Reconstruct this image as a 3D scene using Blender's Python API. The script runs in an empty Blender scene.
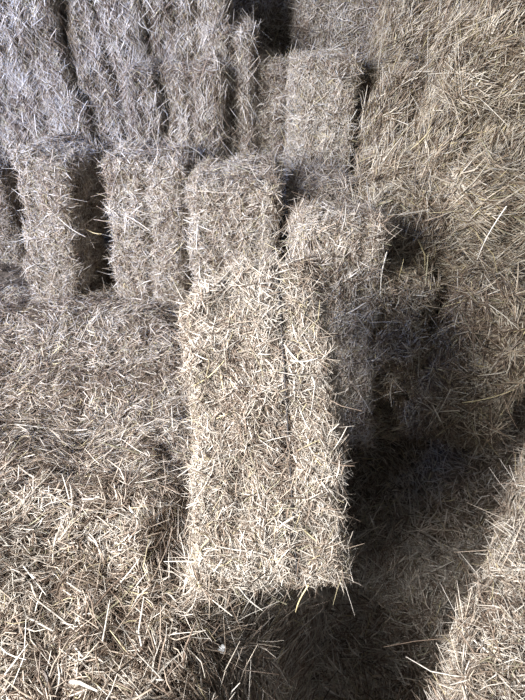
import bpy, math
import numpy as np

SC = bpy.context.scene
COL = SC.collection
F = 509.0
PITCH = math.radians(40)
CH = 1.75
CP, SP = math.cos(PITCH), math.sin(PITCH)


def ray(px, py):
    a, b = (px - 262.5) / F, (py - 350) / F
    return np.array([a, CP - b * SP, -SP - b * CP])


def at_y(px, py, y):
    """Point of the barn at distance y in front of the viewer."""
    r = ray(px, py)
    return np.array([0, 0, CH]) + r * (y / r[1])


def at_z(px, py, z):
    r = ray(px, py)
    return np.array([0, 0, CH]) + r * ((z - CH) / r[2])


# ------------------------------------------------------------------ materials
def mat_straw(name, rough=0.5, bump=0.0, wave=False):
    m = bpy.data.materials.new(name)
    m.use_nodes = True
    nt = m.node_tree
    b = nt.nodes['Principled BSDF']
    at = nt.nodes.new('ShaderNodeAttribute')
    at.attribute_name = 'straw_colour'
    tc = nt.nodes.new('ShaderNodeTexCoord')
    nz = nt.nodes.new('ShaderNodeTexNoise')
    nz.inputs['Scale'].default_value = 90 if not wave else 40
    nz.inputs['Detail'].default_value = 3
    nt.links.new(tc.outputs['Object'], nz.inputs['Vector'])
    mr = nt.nodes.new('ShaderNodeMapRange')
    mr.inputs['From Min'].default_value = 0.3
    mr.inputs['From Max'].default_value = 0.7
    mr.inputs['To Min'].default_value = 0.72 if not wave else 0.45
    mr.inputs['To Max'].default_value = 1.2 if not wave else 1.5
    nt.links.new(nz.outputs['Fac'], mr.inputs['Value'])
    mx = nt.nodes.new('ShaderNodeVectorMath')
    mx.operation = 'SCALE'
    nt.links.new(at.outputs['Color'], mx.inputs[0])
    nt.links.new(mr.outputs['Result'], mx.inputs['Scale'])
    nt.links.new(mx.outputs['Vector'], b.inputs['Base Color'])
    b.inputs['Roughness'].default_value = rough
    b.inputs['Specular IOR Level'].default_value = 0.5 if not wave else 0.1
    if wave:
        n2 = nt.nodes.new('ShaderNodeTexNoise')
        n2.inputs['Scale'].default_value = 160
        n2.inputs['Detail'].default_value = 4
        mp = nt.nodes.new('ShaderNodeMapping')
        mp.inputs['Scale'].default_value = (1, 0.35, 0.5)
        nt.links.new(tc.outputs['Object'], mp.inputs['Vector'])
        nt.links.new(mp.outputs['Vector'], n2.inputs['Vector'])
        bp = nt.nodes.new('ShaderNodeBump')
        bp.inputs['Strength'].default_value = 0.9
        bp.inputs['Distance'].default_value = 0.01
        nt.links.new(n2.outputs['Fac'], bp.inputs['Height'])
        nt.links.new(bp.outputs['Normal'], b.inputs['Normal'])
    return m


def mat_flat(name, col, rough=0.8, noise=0.3, scale=8):
    m = bpy.data.materials.new(name)
    m.use_nodes = True
    nt = m.node_tree
    b = nt.nodes['Principled BSDF']
    nz = nt.nodes.new('ShaderNodeTexNoise')
    nz.inputs['Scale'].default_value = scale
    nz.inputs['Detail'].default_value = 5
    cr = nt.nodes.new('ShaderNodeValToRGB')
    cr.color_ramp.elements[0].position = 0.3
    cr.color_ramp.elements[1].position = 0.7
    cr.color_ramp.elements[0].color = (*[c * (1 - noise) for c in col], 1)
    cr.color_ramp.elements[1].color = (*[min(1, c * (1 + noise)) for c in col], 1)
    nt.links.new(nz.outputs['Fac'], cr.inputs['Fac'])
    nt.links.new(cr.outputs['Color'], b.inputs['Base Color'])
    b.inputs['Roughness'].default_value = rough
    return m


M_STRAW = mat_straw('dry_straw_stalks', 0.42)
M_CORE = mat_straw('packed_straw', 0.9, wave=True)
M_TWINE = mat_flat('dark_baling_twine', (0.05, 0.045, 0.045), 0.7, 0.3, 300)
M_FLOOR = mat_flat('earth_floor', (0.09, 0.075, 0.06))
M_BOARD = mat_flat('barn_boards', (0.10, 0.09, 0.08))
M_WHITE = mat_flat('white_down', (0.8, 0.8, 0.8), 0.8, 0.1, 200)

PALETTE = np.array([
    [0.62, 0.55, 0.47], [0.52, 0.44, 0.355], [0.40, 0.32, 0.25], [0.60, 0.545, 0.475],
    [0.28, 0.21, 0.16], [0.16, 0.115, 0.085], [0.69, 0.635, 0.565], [0.56, 0.48, 0.30],
    [0.42, 0.39, 0.27], [0.09, 0.065, 0.05]])
PW = np.array([.15, .16, .14, .12, .13, .09, .13, .03, .02, .03])


# ------------------------------------------------------------------ geometry
class Waves:
    """Smooth 3D noise from a sum of randomly directed sine waves."""
    def __init__(self, rng, scales, amps, n=7):
        self.w = []
        for s, a in zip(scales, amps):
            d = rng.normal(size=(n, 3))
            d /= np.linalg.norm(d, axis=1)[:, None]
            self.w.append((d * (2 * np.pi / s), rng.uniform(0, 6.283, n), a / math.sqrt(n)))

    def __call__(self, p):
        r = np.zeros(len(p))
        for k, ph, a in self.w:
            r += a * np.sin(p @ k.T + ph).sum(axis=1)
        return r


def sstep(a, b, x):
    t = np.clip((x - a) / (b - a), 0, 1)
    return t * t * (3 - 2 * t)


def unit(v):
    return v / np.maximum(np.linalg.norm(v, axis=1), 1e-9)[:, None]


def straw_mesh(rng, P, D, N, length, width, bend, rings=4):
    """Thin three-sided stalks: centre P, direction D, lying surface normal N."""
    n = len(P)
    S = unit(np.cross(D, N))
    U = unit(np.cross(S, D))
    t = np.linspace(-0.5, 0.5, rings)
    off = (t * t * 4)
    b1 = rng.normal(0, 1, n) * bend * length
    b2 = (rng.normal(-0.15, 0.6, n)) * bend * length
    kink = rng.normal(0, 1, (n, rings)) * (bend * 0.25 * length)[:, None]
    C = (P[:, None, :] + (t[None, :] * length[:, None])[:, :, None] * D[:, None, :]
         + (off[None, :] * b1[:, None] + kink)[:, :, None] * S[:, None, :]
         + (off[None, :] * b2[:, None])[:, :, None] * U[:, None, :])
    taper = np.interp(t, [-0.5, -0.2, 0.3, 0.5], [0.85, 1.0, 0.9, 0.45])
    rad = width[:, None] * 0.5 * taper[None, :]
    rot = rng.uniform(0, 6.283, n)
    V = np.empty((n, rings, 3, 3))
    for k in range(3):
        a = rot + k * 2.0944
        V[:, :, k, :] = C + rad[:, :, None] * (np.cos(a)[:, None, None] * S[:, None, :] * 1.25
                                              + np.sin(a)[:, None, None] * U[:, None, :] * 0.8)
    V = V.reshape(-1, 3)
    base = (np.arange(n) * rings * 3)[:, None]
    q = []
    for i in range(rings - 1):
        for k in range(3):
            k2 = (k + 1) % 3
            q.append([i * 3 + k, i * 3 + k2, (i + 1) * 3 + k2, (i + 1) * 3 + k])
    Q = (base[:, :, None] + np.array(q)[None, :, :]).reshape(-1, 4)
    return V, Q


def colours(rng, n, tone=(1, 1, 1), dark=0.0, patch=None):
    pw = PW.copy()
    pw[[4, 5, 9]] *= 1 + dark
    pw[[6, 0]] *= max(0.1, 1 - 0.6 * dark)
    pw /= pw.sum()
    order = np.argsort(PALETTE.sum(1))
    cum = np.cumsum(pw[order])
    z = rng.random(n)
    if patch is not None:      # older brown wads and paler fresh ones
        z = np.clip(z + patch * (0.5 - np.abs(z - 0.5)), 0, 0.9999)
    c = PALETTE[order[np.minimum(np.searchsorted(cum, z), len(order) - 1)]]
    c = c * rng.uniform(0.8, 1.2, (n, 1)) * np.array(tone)
    return np.clip(c, 0.01, 0.85)


def build_mesh(name, V, Q, colour, matidx, mats, smooth=True):
    me = bpy.data.meshes.new(name)
    me.vertices.add(len(V))
    me.vertices.foreach_set('co', V.astype(np.float32).ravel())
    me.loops.add(Q.size)
    me.loops.foreach_set('vertex_index', Q.astype(np.int32).ravel())
    me.polygons.add(len(Q))
    me.polygons.foreach_set('loop_start', (np.arange(len(Q)) * 4).astype(np.int32))
    me.polygons.foreach_set('material_index', matidx.astype(np.int32))
    me.polygons.foreach_set('use_smooth', np.full(len(Q), smooth))
    me.update(calc_edges=True)
    a = me.attributes.new('straw_colour', 'FLOAT_COLOR', 'POINT')
    a.data.foreach_set('color', np.hstack([colour, np.ones((len(V), 1))]).astype(np.float32).ravel())
    for m in mats:
        me.materials.append(m)
    o = bpy.data.objects.new(name, me)
    COL.objects.link(o)
    return o


def cube_grid(half, step):
    """All six faces of a box as quads over points q in [-1,1]^3."""
    V, Q, b = [], [], 0
    for ax in range(3):
        u, v = [a for a in range(3) if a != ax]
        nu = max(4, int(2 * half[u] / step))
        nv = max(4, int(2 * half[v] / step))
        gu, gv = np.meshgrid(np.linspace(-1, 1, nu + 1), np.linspace(-1, 1, nv + 1), indexing='ij')
        i, j = np.meshgrid(np.arange(nu), np.arange(nv), indexing='ij')
        i, j = i.ravel(), j.ravel()
        f = np.stack([i * (nv + 1) + j, (i + 1) * (nv + 1) + j, (i + 1) * (nv + 1) + j + 1, i * (nv + 1) + j + 1], 1)
        for s in (-1, 1):
            p = np.empty((gu.size, 3))
            p[:, ax] = s
            p[:, u] = gu.ravel()
            p[:, v] = gv.ravel()
            V.append(p)
            ff = f if (s == 1) == (ax != 1) else f[:, ::-1]
            Q.append(ff + b)
            b += len(p)
    return np.vstack(V), np.vstack(Q)


def tube(name, pts, r, mat, parent=None, closed=True, sides=6):
    n = len(pts)
    d = np.roll(pts, -1, 0) - np.roll(pts, 1, 0) if closed else np.gradient(pts, axis=0)
    d = unit(d)
    ref = np.array([1.0, 0.02, 0.03])
    if abs(d @ ref).max() > 0.95:
        ref = np.array([0.05, 0.3, 1.0])
    S = unit(np.cross(d, ref))
    U = np.cross(S, d)
    V = np.concatenate([pts + r * (math.cos(a) * S + math.sin(a) * U) for a in np.arange(sides) * 2 * math.pi / sides])
    V = V.reshape(sides, n, 3).transpose(1, 0, 2).reshape(-1, 3)
    Q = []
    for i in range(n if closed else n - 1):
        j = (i + 1) % n
        for k in range(sides):
            k2 = (k + 1) % sides
            Q.append([i * sides + k, i * sides + k2, j * sides + k2, j * sides + k])
    Q = np.array(Q)
    o = build_mesh(name, V, Q, np.full((len(V), 3), 0.1), np.zeros(len(Q)), [mat])
    if parent is not None:
        o.parent = parent
    return o


def rot(yaw, lean, roll):
    y, l, r = math.radians(yaw), math.radians(lean), math.radians(roll)
    Rz = np.array([[math.cos(y), -math.sin(y), 0], [math.sin(y), math.cos(y), 0], [0, 0, 1]])
    Rx = np.array([[1, 0, 0], [0, math.cos(l), -math.sin(l)], [0, math.sin(l), math.cos(l)]])
    Ry = np.array([[math.cos(r), 0, math.sin(r)], [0, 1, 0], [-math.sin(r), 0, math.cos(r)]])
    return Rz @ Rx @ Ry


SEED = [100]


def bale(px, py, y, w, d, l, yaw=0, lean=0, roll=0, label='', group=None, grooves=(-0.2, 0.2), gdepth=0.012,
         dens=9000, fuzz=1.0, tone=(1, 1, 1), dark=0.0, slen=0.055, lump=1.0, radius=0.05, grain=(0, 0, 0), world=None,
         swid=0.0034, wildp=.03, corner=0.0, twine_r=0.0022, twine_out=0.002, flare=0.0):
    """A pressed straw bale. Local x = width, y = thickness (front is -y), z = length (top at 0)."""
    SEED[0] += 1
    rng = np.random.default_rng(SEED[0])
    R = rot(yaw, lean, roll)
    A = at_y(px, py, y) if world is None else np.array(world, float)
    half = np.array([w, d, l]) / 2
    ctr = np.array([0, d / 2, -l / 2])
    big = Waves(rng, (0.5, 0.22), (0.012 * lump, 0.010 * lump))
    tonew = Waves(rng, (0.35, 0.12), (0.28, 0.28))
    small = Waves(rng, (0.085, 0.04), (0.006 * lump, 0.004 * lump))
    rr = min(radius, half.min() * 0.9)

    def surf(q):
        h = q * half
        inner = half - rr
        c = np.clip(h, -inner, inner)
        dd = h - c
        n = unit(dd)
        p = c + rr * n
        disp = big(p) + small(p)
        for g in grooves:
            gx = np.abs(p[:, 0] - g * w) / 0.022
            disp -= gdepth * np.exp(-gx ** 2) * (np.abs(n[:, 0]) < 0.6)
        p = p + n * disp[:, None]
        # slumped upper left corner
        p[:, 2] -= corner * sstep(0.0, -0.22, p[:, 0]) * sstep(-0.1, half[2], p[:, 2])
        # belly between the strings and a slack lower end
        p[:, 0] *= 1 + flare * (-p[:, 2] / l)
        return p, n

    q, Q = cube_grid(half, 0.022)
    cv, _ = surf(q)
    ccol = np.clip(np.array([0.17, 0.135, 0.10])[None, :] * np.array(tone) * rng.uniform(0.7, 1.3, (len(cv), 1)), 0, 1)
    # straw coat
    areas = np.array([half[1] * half[2], half[0] * half[2], half[0] * half[1]]) * 4
    camdir = R.T @ (np.array([0, 0, CH]) - A)
    qs = []
    for ax in range(3):
        for s in (-1, 1):
            nrm = np.zeros(3)
            nrm[ax] = s
            facing = nrm @ (camdir - ctr - nrm * half)
            k = 1.0 if facing > -0.15 else 0.3
            if facing < -0.9:
                k = 0.1
            cnt = int(1.55 * dens * areas[ax] / 0.45 * k)
            qq = rng.uniform(-1, 1, (cnt, 3))
            qq[:, ax] = s
            qs.append(qq)
    qs = np.vstack(qs)
    p, n = surf(qs)
    m = len(p)
    swid = swid * 0.78
    slen = slen * 0.8
    t = rng.normal(size=(m, 3))
    t -= n * (t * n).sum(1)[:, None]
    t = unit(t)
    g = np.array(grain, float)
    if np.any(g):
        gg = g[None, :] - n * (n @ g)[:, None]
        sgn = np.where(rng.random(m) < 0.5, -1, 1)[:, None]
        t = unit(t * 0.8 + gg * sgn)
    edge = (np.abs(qs) > 0.93).sum(1) >= 2
    tilt = np.abs(rng.normal(0, 0.19, m)) * fuzz + edge * 0.12 * fuzz
    wild = rng.random(m) < wildp * fuzz
    tilt = tilt + wild * rng.uniform(0.3, 0.9, m)
    D = unit(t + n * tilt[:, None])
    L = np.clip(rng.lognormal(math.log(slen), 0.55, m), 0.012, 0.24)
    L[wild] *= 1.5
    W = swid * np.clip(rng.lognormal(-0.05, 0.4, m), 0.4, 2.2)
    layer = rng.uniform(-0.006, 0.009, m) * (0.5 + 0.5 * fuzz)
    C = p + n * layer[:, None] + D * (L * tilt / (1 + tilt) * 0.45)[:, None]
    sv, sq = straw_mesh(rng, C, D, n, L, W, rng.uniform(0.01, 0.13, m) * fuzz)
    scol = colours(rng, m, tone, dark, tonew(p))
    # lower-lying stalks are darker, upper ones lighter
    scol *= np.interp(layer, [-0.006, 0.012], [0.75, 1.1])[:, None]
    keep = np.repeat(~wild, 12)
    remap = np.cumsum(keep) - 1
    sqk = remap[sq[keep[sq[:, 0]]]]
    V = np.vstack([cv, sv[keep]])
    QQ = np.vstack([Q, sqk + len(cv)])
    allc = np.repeat(scol, 12, axis=0)
    colr = np.vstack([ccol, allc[keep]])
    mi = np.concatenate([np.ones(len(Q)), np.zeros(len(sqk))])
    rw = np.cumsum(~keep) - 1
    wq = rw[sq[~keep[sq[:, 0]]]]
    V = V + ctr
    o = build_mesh('straw_bale', V, QQ, colr, mi, [M_STRAW, M_CORE])
    o['label'] = label
    o['category'] = 'straw bale'
    if group:
        o['group'] = group
    wo = build_mesh('loose_stalks', sv[~keep] + ctr, wq, allc[~keep], np.zeros(len(wq)), [M_STRAW])
    wo.parent = o
    wo['kind'] = 'stuff'
    # strings round the length of the bale
    for gi, gv in enumerate(grooves):
        nn = 26
        u = np.linspace(-1, 1, nn)
        loop = ([(gv * 2, -1, a) for a in u] + [(gv * 2, a, 1) for a in u[1:]]
                + [(gv * 2, 1, -a) for a in u[1:]] + [(gv * 2, -a, -1) for a in u[1:-1]])
        lp, ln = surf(np.array(loop, float))
        lp = lp + ln * (twine_out if np.isscalar(twine_out) else twine_out[gi])
        lp[:, 0] = gv * w * (1 + 0 * lp[:, 0]) + rng.normal(0, 0.0006, len(lp))
        tube('twine', lp + ctr, twine_r, M_TWINE, o)
    Rm = np.eye(4)
    Rm[:3, :3] = R
    Rm[:3, 3] = A
    from mathutils import Matrix
    o.matrix_world = Matrix(Rm.tolist())
    return o


BALES = []
def B(*a, **k):
    BALES.append(bale(*a, **k))
    return BALES[-1]


HAZE_TINT = (0.97, 0.99, 1.04)  # bluish haze light painted into the straw colour of the upper-left bales
G_BACK = 'bales standing in the back stack'
G_RIGHT = 'shaggy bales heaped on the right'
G_UP = 'bales standing on end in front of the stack'

# --- the middle of the picture
B(253, 256, 1.285, .40, .34, .90, lean=-48, roll=-4, yaw=-1, dens=19000, slen=.046, corner=.11, fuzz=1.05, gdepth=.006, lump=1.0, swid=.0027, wildp=.02,
  grooves=(-.2, .17), twine_out=(.004, .013), twine_r=.0028, radius=.045, flare=.04,
  label='large pale straw bale leaning in the middle, its broad stringed face towards the viewer', group=G_UP)
B(348, 219, 1.88, .315, .42, 1.08, lean=-17, yaw=4, dens=11000, grooves=(-.2, .22), group=G_UP,
  label='straw bale standing behind and right of the large leaning bale, half in its shadow')
B(232, 184, 2.14, .39, .40, 1.0, lean=-6, dens=10000, grooves=(-.15, .28), group=G_UP,
  label='upright straw bale directly behind the large leaning bale, beside the dark hole')
B(141, 165, 2.40, .375, .36, .98, lean=-3, yaw=-3, roll=4, dens=10000, grooves=(.03,), gdepth=.035, group=G_UP,
  label='two-lobed upright straw bale with a deep string furrow, right of the narrow one')
B(37, 160, 2.42, .265, .40, .97, lean=-3, yaw=-13, roll=9, dens=10500, grooves=(-.1, .25), group=G_UP,
  label='narrow upright straw bale at the far left, dark shaded side to its right')

# --- lower tier of the stack, seen in the gaps
for px, lab in ((-48, 'shaded lower bale in the corner left of the narrow upright bale'),
                (66, 'dark lower bale in the gap between the narrow and the two-lobed uprights')):
    B(px, 168, 2.98, .46, .36, 1.0, dens=5000, label=lab, group='shaded bales of the lower tier')
B(182, 164, 3.0, .46, .36, 1.0, dens=5000, label='lower bale peeping out above the two-lobed upright and its right neighbour', group='shaded bales of the lower tier')
B(324, 192, 2.36, .27, .30, .95, lean=-3, dens=9000, fuzz=1.3, slen=.07,
  label='low straw bale with a tousled pale top behind the dark hole', group='shaded bales of the lower tier')

# --- upper tier, left to right
up = dict(dens=9000, fuzz=.85, wildp=.025, slen=.06, grain=(0, 0, 1.0), lump=1.7, group=G_BACK, swid=.0033)
B(-26, -60, 2.86, .47, .36, 1.05, lean=2, roll=-4, tone=HAZE_TINT, grooves=(.1,), gdepth=.03,
  label='straw bale tinted for bluish haze at the upper left corner of the back stack', **up)
B(78, -62, 2.92, .35, .36, 1.12, lean=2, roll=-6, tone=HAZE_TINT, grooves=(-.05,), gdepth=.06,
  label='straw bale second from the left in the back stack, split by a dark furrow', **up)
B(136, 66, 2.78, .15, .30, .52, lean=0, roll=0, grooves=(.0,), gdepth=.004, tone=HAZE_TINT,
  label='slim half bale with a lit top, standing between two dark crevices of the back stack', **up)
B(136, -50, 2.98, .30, .30, .52, lean=0, grooves=(.0,), tone=HAZE_TINT,
  label='rough straw bale resting above the slim half bale in the back stack', **up)
B(190, 70, 2.82, .28, .36, .60, roll=2, grooves=(.0,), gdepth=.03,
  label='short straw bale right of the slim half bale, low in the back stack', **up)
B(190, -45, 3.0, .28, .36, .66, roll=-2, grooves=(.0,), gdepth=.02,
  label='straw bale at the top of the picture above the short bale in the back stack', **up)
B(228, 30, 2.90, .22, .36, .95, roll=0, grooves=(.1,), gdepth=.03,
  label='straw bale at the right end of the left stack, beside the dark recess', **up)

# --- corner bale and the ones above it
B(327, 62, 2.84, .325, .30, 1.0, yaw=4, lean=-3, dens=10000, fuzz=.8, tone=(1.1, 1.1, 1.08), dark=-.3, slen=.065, grooves=(-.1, .3),
  label='bright upright bale with a tousled top, right of the dark recess', group=G_BACK)
B(269, 64, 2.97, .175, .34, 1.0, yaw=6, lean=-3, dens=10000, fuzz=.8, slen=.06, grooves=(.0,),
  label='slim brownish upright bale below the dark recess, left of the bright tousled one', group=G_BACK)
B(352, -56, 3.4, .50, .36, .52, yaw=3, dens=6500, fuzz=1.2, slen=.07, grooves=(-.2, .2),
  label='straw bale at the top edge resting above the bright tousled bale', group=G_BACK)
B(278, -22, 3.75, .55, .36, 1.1, dens=5000, dark=.5, label='shadowed bale deep inside the dark recess at the top', group=G_BACK)  # recess shade painted in with a darker straw mix
B(200, -60, 3.75, .5, .36, 1.1, dens=3000, dark=.5, label='shadowed bale behind the left stack at the edge of the dark recess', group=G_BACK)  # same darker mix, shade of the recess put into the colour

# --- the shaggy right side
rt = dict(fuzz=.85, wildp=.03, slen=.10, lump=2.8, tone=(.96, .935, .85), group=G_RIGHT, swid=.0044, radius=.09, grooves=(-.2, .2), dens=8000, gdepth=.02)
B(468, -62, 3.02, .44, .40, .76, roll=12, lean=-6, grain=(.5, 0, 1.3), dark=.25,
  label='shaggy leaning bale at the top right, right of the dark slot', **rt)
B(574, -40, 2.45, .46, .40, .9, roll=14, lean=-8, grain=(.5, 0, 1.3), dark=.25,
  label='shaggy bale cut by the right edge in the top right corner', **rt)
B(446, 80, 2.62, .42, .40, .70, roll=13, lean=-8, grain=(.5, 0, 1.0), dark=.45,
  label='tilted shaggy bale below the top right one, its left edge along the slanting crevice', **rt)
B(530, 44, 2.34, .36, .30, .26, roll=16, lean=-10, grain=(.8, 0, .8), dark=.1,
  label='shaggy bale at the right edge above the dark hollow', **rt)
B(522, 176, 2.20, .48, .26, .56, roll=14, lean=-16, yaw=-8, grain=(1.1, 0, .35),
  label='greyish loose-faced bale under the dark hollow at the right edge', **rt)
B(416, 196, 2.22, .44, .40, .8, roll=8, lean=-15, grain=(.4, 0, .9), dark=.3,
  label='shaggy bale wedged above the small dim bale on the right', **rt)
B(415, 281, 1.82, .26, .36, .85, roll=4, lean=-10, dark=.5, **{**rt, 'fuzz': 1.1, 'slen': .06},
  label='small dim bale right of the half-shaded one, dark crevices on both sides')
B(515, 300, 1.72, .40, .40, .7, roll=10, lean=-22, yaw=-10, dark=.9,  # darker straw mix puts the shade of the pit into its colour
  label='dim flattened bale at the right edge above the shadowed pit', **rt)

# --- the bale lying at the lower right
B(0, 0, 0, .50, .36, 1.05, world=(.93, 1.02, 0.16), yaw=0, dens=15000, slen=.06, fuzz=1.15, radius=.09, lump=1.6,
  label='bright bale lying at the lower right corner beside the shadowed pit', grooves=(-.2, .2), gdepth=.01)
from mathutils import Matrix, Vector
# lying flat: length along (.61,.79), broad face up
u = np.array([.61, .79, .03]); u /= np.linalg.norm(u)
nup = np.array([-.22, -.10, 1.0]); nup -= u * (nup @ u); nup /= np.linalg.norm(nup)
xx = np.cross(-nup, u)      # local x with y = -nup (front face -y is up)
m4 = np.eye(4)
m4[:3, 0] = xx; m4[:3, 1] = -nup; m4[:3, 2] = u
corner = np.array([.44, .43, .30])      # near left top corner
right = xx if xx[0] > 0 else -xx
m4[:3, 3] = corner + right * .25 + u * 1.05
BALES[-1].matrix_world = Matrix(m4.tolist())


# ------------------------------------------------------------------ loose straw over the ground
rngG = np.random.default_rng(7)
gw = Waves(rngG, (0.9, 0.4, 0.17), (0.024, 0.017, 0.013))
gf = Waves(rngG, (0.07, 0.035), (0.007, 0.004))


def ground(x, y):
    p = np.stack([x, y, np.zeros_like(x)], 1)
    z = 0.02 + 0.25 * sstep(1.7, 0.6, y) * sstep(0.02, -0.24, x)
    # heap that carries the leaning bale
    z += 0.26 * np.exp(-((x - 0.0) / 0.14) ** 2 - ((y - 1.2) / 0.36) ** 2)
    z -= 0.09 * np.exp(-((x + 0.26) / 0.09) ** 2 - ((y - 1.0) / 0.3) ** 2)
    # trough on the right, running out under the lower end of the leaning bale
    xe = -0.04 + 0.14 * sstep(0.6, 1.1, y)
    z -= 0.62 * sstep(0, 0.20, x - xe) * sstep(2.3, 1.6, y)
    # firmer ground under the bale lying on the right
    z += 0.34 * sstep(0.12, 0.18, (x - .46) * .79 - (y - .43) * .61) * sstep(1.6, 1.3, y)
    # bank rising to the right wall of bales
    z += 0.50 * sstep(1.25, 1.8, y) * sstep(0.5, 1.1, x)
    # a low bank at the foot of the uprights on the left
    z += 0.10 * np.exp(-((y - 2.3) / 0.25) ** 2) * sstep(-0.35, -0.7, x)
    z += gw(p)
    return z


def gpt(x, y):
    z = ground(x, y) + gf(np.stack([x, y, x * 0], 1))
    e = 0.01
    nx = -(ground(x + e, y) - z) / e * 0 - (ground(x + e, y) - ground(x - e, y)) / (2 * e)
    ny = -(ground(x, y + e) - ground(x, y - e)) / (2 * e)
    return np.stack([x, y, z], 1), unit(np.stack([nx, ny, np.ones_like(x)], 1))


st = 0.025
xs = np.arange(-2.4, 2.4, st)
ys = np.arange(-0.3, 4.2, st)
X, Y = np.meshgrid(xs, ys, indexing='ij')
gv, _ = gpt(X.ravel(), Y.ravel())
nx_, ny_ = len(xs), len(ys)
i, j = np.meshgrid(np.arange(nx_ - 1), np.arange(ny_ - 1), indexing='ij')
i, j = i.ravel(), j.ravel()
gq = np.stack([i * ny_ + j, (i + 1) * ny_ + j, (i + 1) * ny_ + j + 1, i * ny_ + j + 1], 1)
gcol = np.array([0.15, 0.12, 0.09])[None, :] * rngG.uniform(0.6, 1.3, (len(gv), 1))


def scatter(n, x0, x1, y0, y1, slen, swid, fuzz, dark, seed):
    rng = np.random.default_rng(seed)
    x = rng.uniform(x0, x1, n)
    y = rng.uniform(y0, y1, n)
    p, nn = gpt(x, y)
    # wads: neighbouring stalks share a heading
    wad = Waves(np.random.default_rng(5), (0.5, 0.2), (1.6, 1.2))(p * np.array([1, 1, 0]))
    ang = wad * 1.3 + rng.normal(0, 0.9, n)
    t = np.stack([np.cos(ang), np.sin(ang), np.zeros(n)], 1)
    t = unit(t - nn * (t * nn).sum(1)[:, None])
    tonew = Waves(np.random.default_rng(9), (0.6, 0.25, 0.12), (0.3, 0.3, 0.25))
    tilt = np.abs(rng.normal(0, 0.3, n)) * fuzz
    D = unit(t + nn * tilt[:, None])
    L = np.clip(rng.lognormal(math.log(slen), 0.5, n), 0.02, 0.30)
    W = swid * np.clip(rng.lognormal(-0.05, 0.4, n), 0.4, 2.2)
    layer = rng.uniform(-0.008, 0.022, n)
    C = p + nn * layer[:, None] + D * (L * tilt / (1 + tilt) * 0.45)[:, None]
    V, Q = straw_mesh(rng, C, D, nn, L, W, rng.uniform(0.01, 0.15, n))
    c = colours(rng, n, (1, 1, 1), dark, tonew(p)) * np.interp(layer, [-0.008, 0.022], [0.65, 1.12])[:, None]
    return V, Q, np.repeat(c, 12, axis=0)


parts = [scatter(2500, -.32, .12, 0.4, .85, .09, .0032, 2.2, 0, 16),
         scatter(6000, -.1, .8, 0.3, 1.5, .10, .0038, 1.5, -.2, 15),
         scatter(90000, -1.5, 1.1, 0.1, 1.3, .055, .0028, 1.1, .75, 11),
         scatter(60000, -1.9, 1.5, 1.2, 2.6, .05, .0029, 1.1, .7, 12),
         scatter(3500, -2.3, 2.3, 2.6, 3.6, .06, .0036, 1.0, .3, 13),
         scatter(900, -1.0, 1.0, 0.2, 1.6, .13, .0048, 1.1, -.6, 14)]
V, Q, C, mi = [gv], [gq], [gcol], [np.ones(len(gq))]
off = len(gv)
for v, q, c in parts:
    V.append(v); Q.append(q + off); C.append(c); mi.append(np.zeros(len(q)))
    off += len(v)
g = build_mesh('loose_straw', np.vstack(V), np.vstack(Q), np.vstack(C), np.concatenate(mi), [M_STRAW, M_CORE])
g['label'] = 'loose trampled straw covering the whole ground between the bales'
g['category'] = 'loose straw'
g['kind'] = 'stuff'


# ------------------------------------------------------------------ single stalks and scraps lying on top
def stalk(a, b, width, col, label, sag=0.004, lift=0.010):
    a, b = np.array(a), np.array(b)
    t = np.linspace(0, 1, 9)[:, None]
    d = b - a
    side = np.array([d[2], 0.0, -d[0]])
    pts = a + d * t + side * (np.sin(t * math.pi) * 0.05) + np.array([0, -.5, .6]) * lift + np.array([0, 0, -sag]) * np.sin(t * math.pi)
    n = len(pts)
    tan = unit(np.gradient(pts, axis=0))
    S = unit(np.cross(tan, np.array([0.0, -0.6, 0.8])))
    U = np.cross(S, tan)
    r = width / 2 * np.interp(t[:, 0], [0, .7, 1], [1, .85, .4])[:, None]
    V = np.stack([pts + r * (math.cos(k) * S + math.sin(k) * 0.7 * U) for k in np.arange(6) * math.pi / 3], 1).reshape(-1, 3)
    Q = np.array([[i * 6 + k, i * 6 + (k + 1) % 6, i * 6 + 6 + (k + 1) % 6, i * 6 + 6 + k] for i in range(n - 1) for k in range(6)])
    o = build_mesh('straw_stalk', V, Q, np.tile(np.array(col, float), (len(V), 1)), np.zeros(len(Q)), [M_STRAW])
    o['label'] = label
    o['category'] = 'straw stalk'
    o['group'] = 'single long stalks lying on top'


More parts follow.
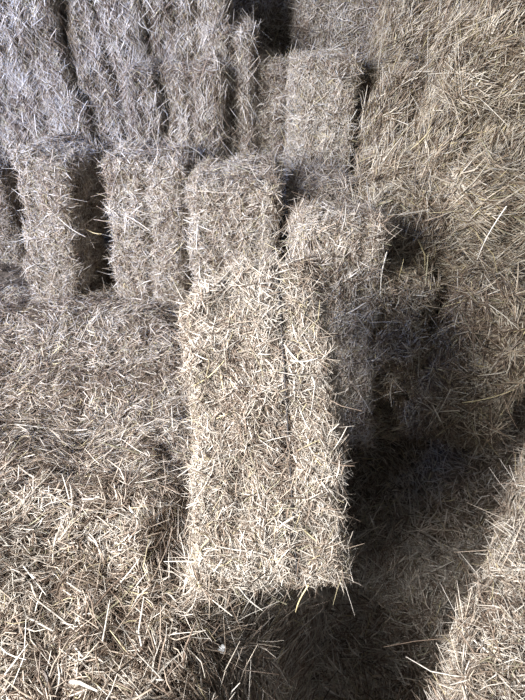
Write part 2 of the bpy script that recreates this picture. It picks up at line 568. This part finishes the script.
PALE, GOLD = (.78, .73, .65), (.62, .52, .30)
for a, b, wd, cl, lab in (
        ((1.04, 2.06, .82), (.975, 2.04, .56), .005, PALE, 'long pale stalk slanting down the greyish loose-faced bale at the right edge'),
        ((.505, 1.845, .72), (.50, 1.79, .53), .005, PALE, 'pale stalk hanging straight down the right edge of the half-shaded bale'),
        ((.06, 1.09, .855), (.117, 1.035, .822), .005, PALE, 'pale slanting stalk on the upper face of the large leaning bale, meeting a level one'),
        ((.075, 1.045, .835), (.149, 1.045, .842), .0045, PALE, 'short level pale stalk on the upper face of the large leaning bale'),
        ((-.935, 2.49, .495), (-.85, 2.46, .485), .006, GOLD, 'pale stalk poking level into the dark gap beside the two-lobed upright'),
        ((-1.02, 2.375, .62), (-.90, 2.36, .52), .0045, PALE, 'pale stalk sloping across the dark side of the narrow upright bale'),
        ((-.192, 1.02, .762), (-.104, 1.05, .83), .0035, GOLD, 'long yellowish stalk rising across the left part of the large leaning bale'),
        ((-.362, .472, .255), (-.254, .458, .268), .0055, PALE, 'thick pale stalk lying nearly level at the bottom of the loose straw'),
        ((-.719, .76, .262), (-.619, .67, .268), .0045, PALE, 'pale stalk slanting down near the left edge of the loose straw'),
        ((-.427, .545, .275), (-.436, .66, .262), .0045, PALE, 'pale stalk pointing away from the viewer in the left loose straw'),
        ((.86, 1.54, .16), (1.06, 1.535, .245), .0045, GOLD, 'long thin stalk crossing the top of the shadowed pit'),
        ((.556, .54, .300), (.61, .465, .335), .0048, PALE, 'pale stalk slanting across the bright bale at the lower right corner'),
        ((-.06, .60, .475), (.00, .575, .395), .0045, PALE, 'pale stalk hanging off the lower end of the large leaning bale, left one'),
        ((.115, .60, .48), (.085, .575, .385), .004, GOLD, 'yellowish stalk hanging off the lower end of the large leaning bale, right one')):
    stalk(a, b, wd, cl, lab)


rs = np.random.default_rng(3)
fq, fQ = cube_grid(np.array([.010, .007, .004]), .0016)
fp = unit(fq) * np.array([.010, .011, .006]) * (1 + 0.25 * np.sin(unit(fq) @ np.array([[5.], [7.], [3.]])))
fx = np.array([-.113, .552, .196])
fo = build_mesh('down_tuft', fp + fx, fQ, np.full((len(fp), 3), .8), np.zeros(len(fQ)), [M_WHITE])
fo['label'] = 'tiny white fluffy tuft on the loose straw below the large leaning bale'
fo['category'] = 'tuft'

# ------------------------------------------------------------------ the barn itself (outside the picture or behind the stack)
def box(name, lo, hi, mat):
    lo, hi = np.array(lo, float), np.array(hi, float)
    c = np.array([[x, y, z] for x in (0, 1) for y in (0, 1) for z in (0, 1)])
    V = lo + c * (hi - lo)
    Q = np.array([[0, 1, 3, 2], [4, 6, 7, 5], [0, 4, 5, 1], [2, 3, 7, 6], [0, 2, 6, 4], [1, 5, 7, 3]])
    o = build_mesh(name, V, Q, np.full((8, 3), .1), np.zeros(6), [mat], smooth=False)
    o['kind'] = 'structure'
    return o


box('floor', (-4, -3, -1.0), (4, 4.6, -.9), M_FLOOR)
box('wall_back', (-4, 4.45, -.9), (4, 4.6, 3.6), M_BOARD)

# ------------------------------------------------------------------ light
def area(name, loc, target, size, power, col, sy=None):
    l = bpy.data.lights.new(name, 'AREA')
    l.shape = 'RECTANGLE'
    l.size = size
    l.size_y = sy or size
    l.energy = power
    l.color = col
    o = bpy.data.objects.new(name, l)
    COL.objects.link(o)
    o.location = loc
    dv = Vector(target) - Vector(loc)
    o.rotation_euler = dv.to_track_quat('-Z', 'Y').to_euler()
    return o


area('daylight_from_barn_door', (-3.4, -1.05, 2.65), (0.5, 1.3, 0.1), 2.2, 335, (1.0, 0.99, 0.98)).data.spread = math.radians(110)
area('blue_haze_fill', (-2.6, 1.2, 2.6), (-1.1, 3.0, 1.2), 1.6, 38, (0.20, 0.38, 1.0)).data.spread = math.radians(95)  # added blue fill imitating the haze at upper left, no real opening

w = bpy.data.worlds.new('World')
SC.world = w
w.use_nodes = True
w.node_tree.nodes['Background'].inputs['Color'].default_value = (0.88, 0.92, 1.0, 1)
w.node_tree.nodes['Background'].inputs['Strength'].default_value = 0.29

cam = bpy.data.cameras.new('Camera')
co = bpy.data.objects.new('Camera', cam)
COL.objects.link(co)
cam.sensor_fit = 'VERTICAL'
cam.sensor_height = 24
cam.lens = 24 * F / 700
co.location = (0, 0, CH)
co.rotation_euler = (math.radians(90) - PITCH, 0, 0)
cam.clip_start = 0.02
SC.camera = co

SC.view_settings.view_transform = 'Standard'
SC.view_settings.look = 'None'
SC.view_settings.exposure = 0.0
SC.view_settings.gamma = 1
SC.view_settings.use_curve_mapping = False
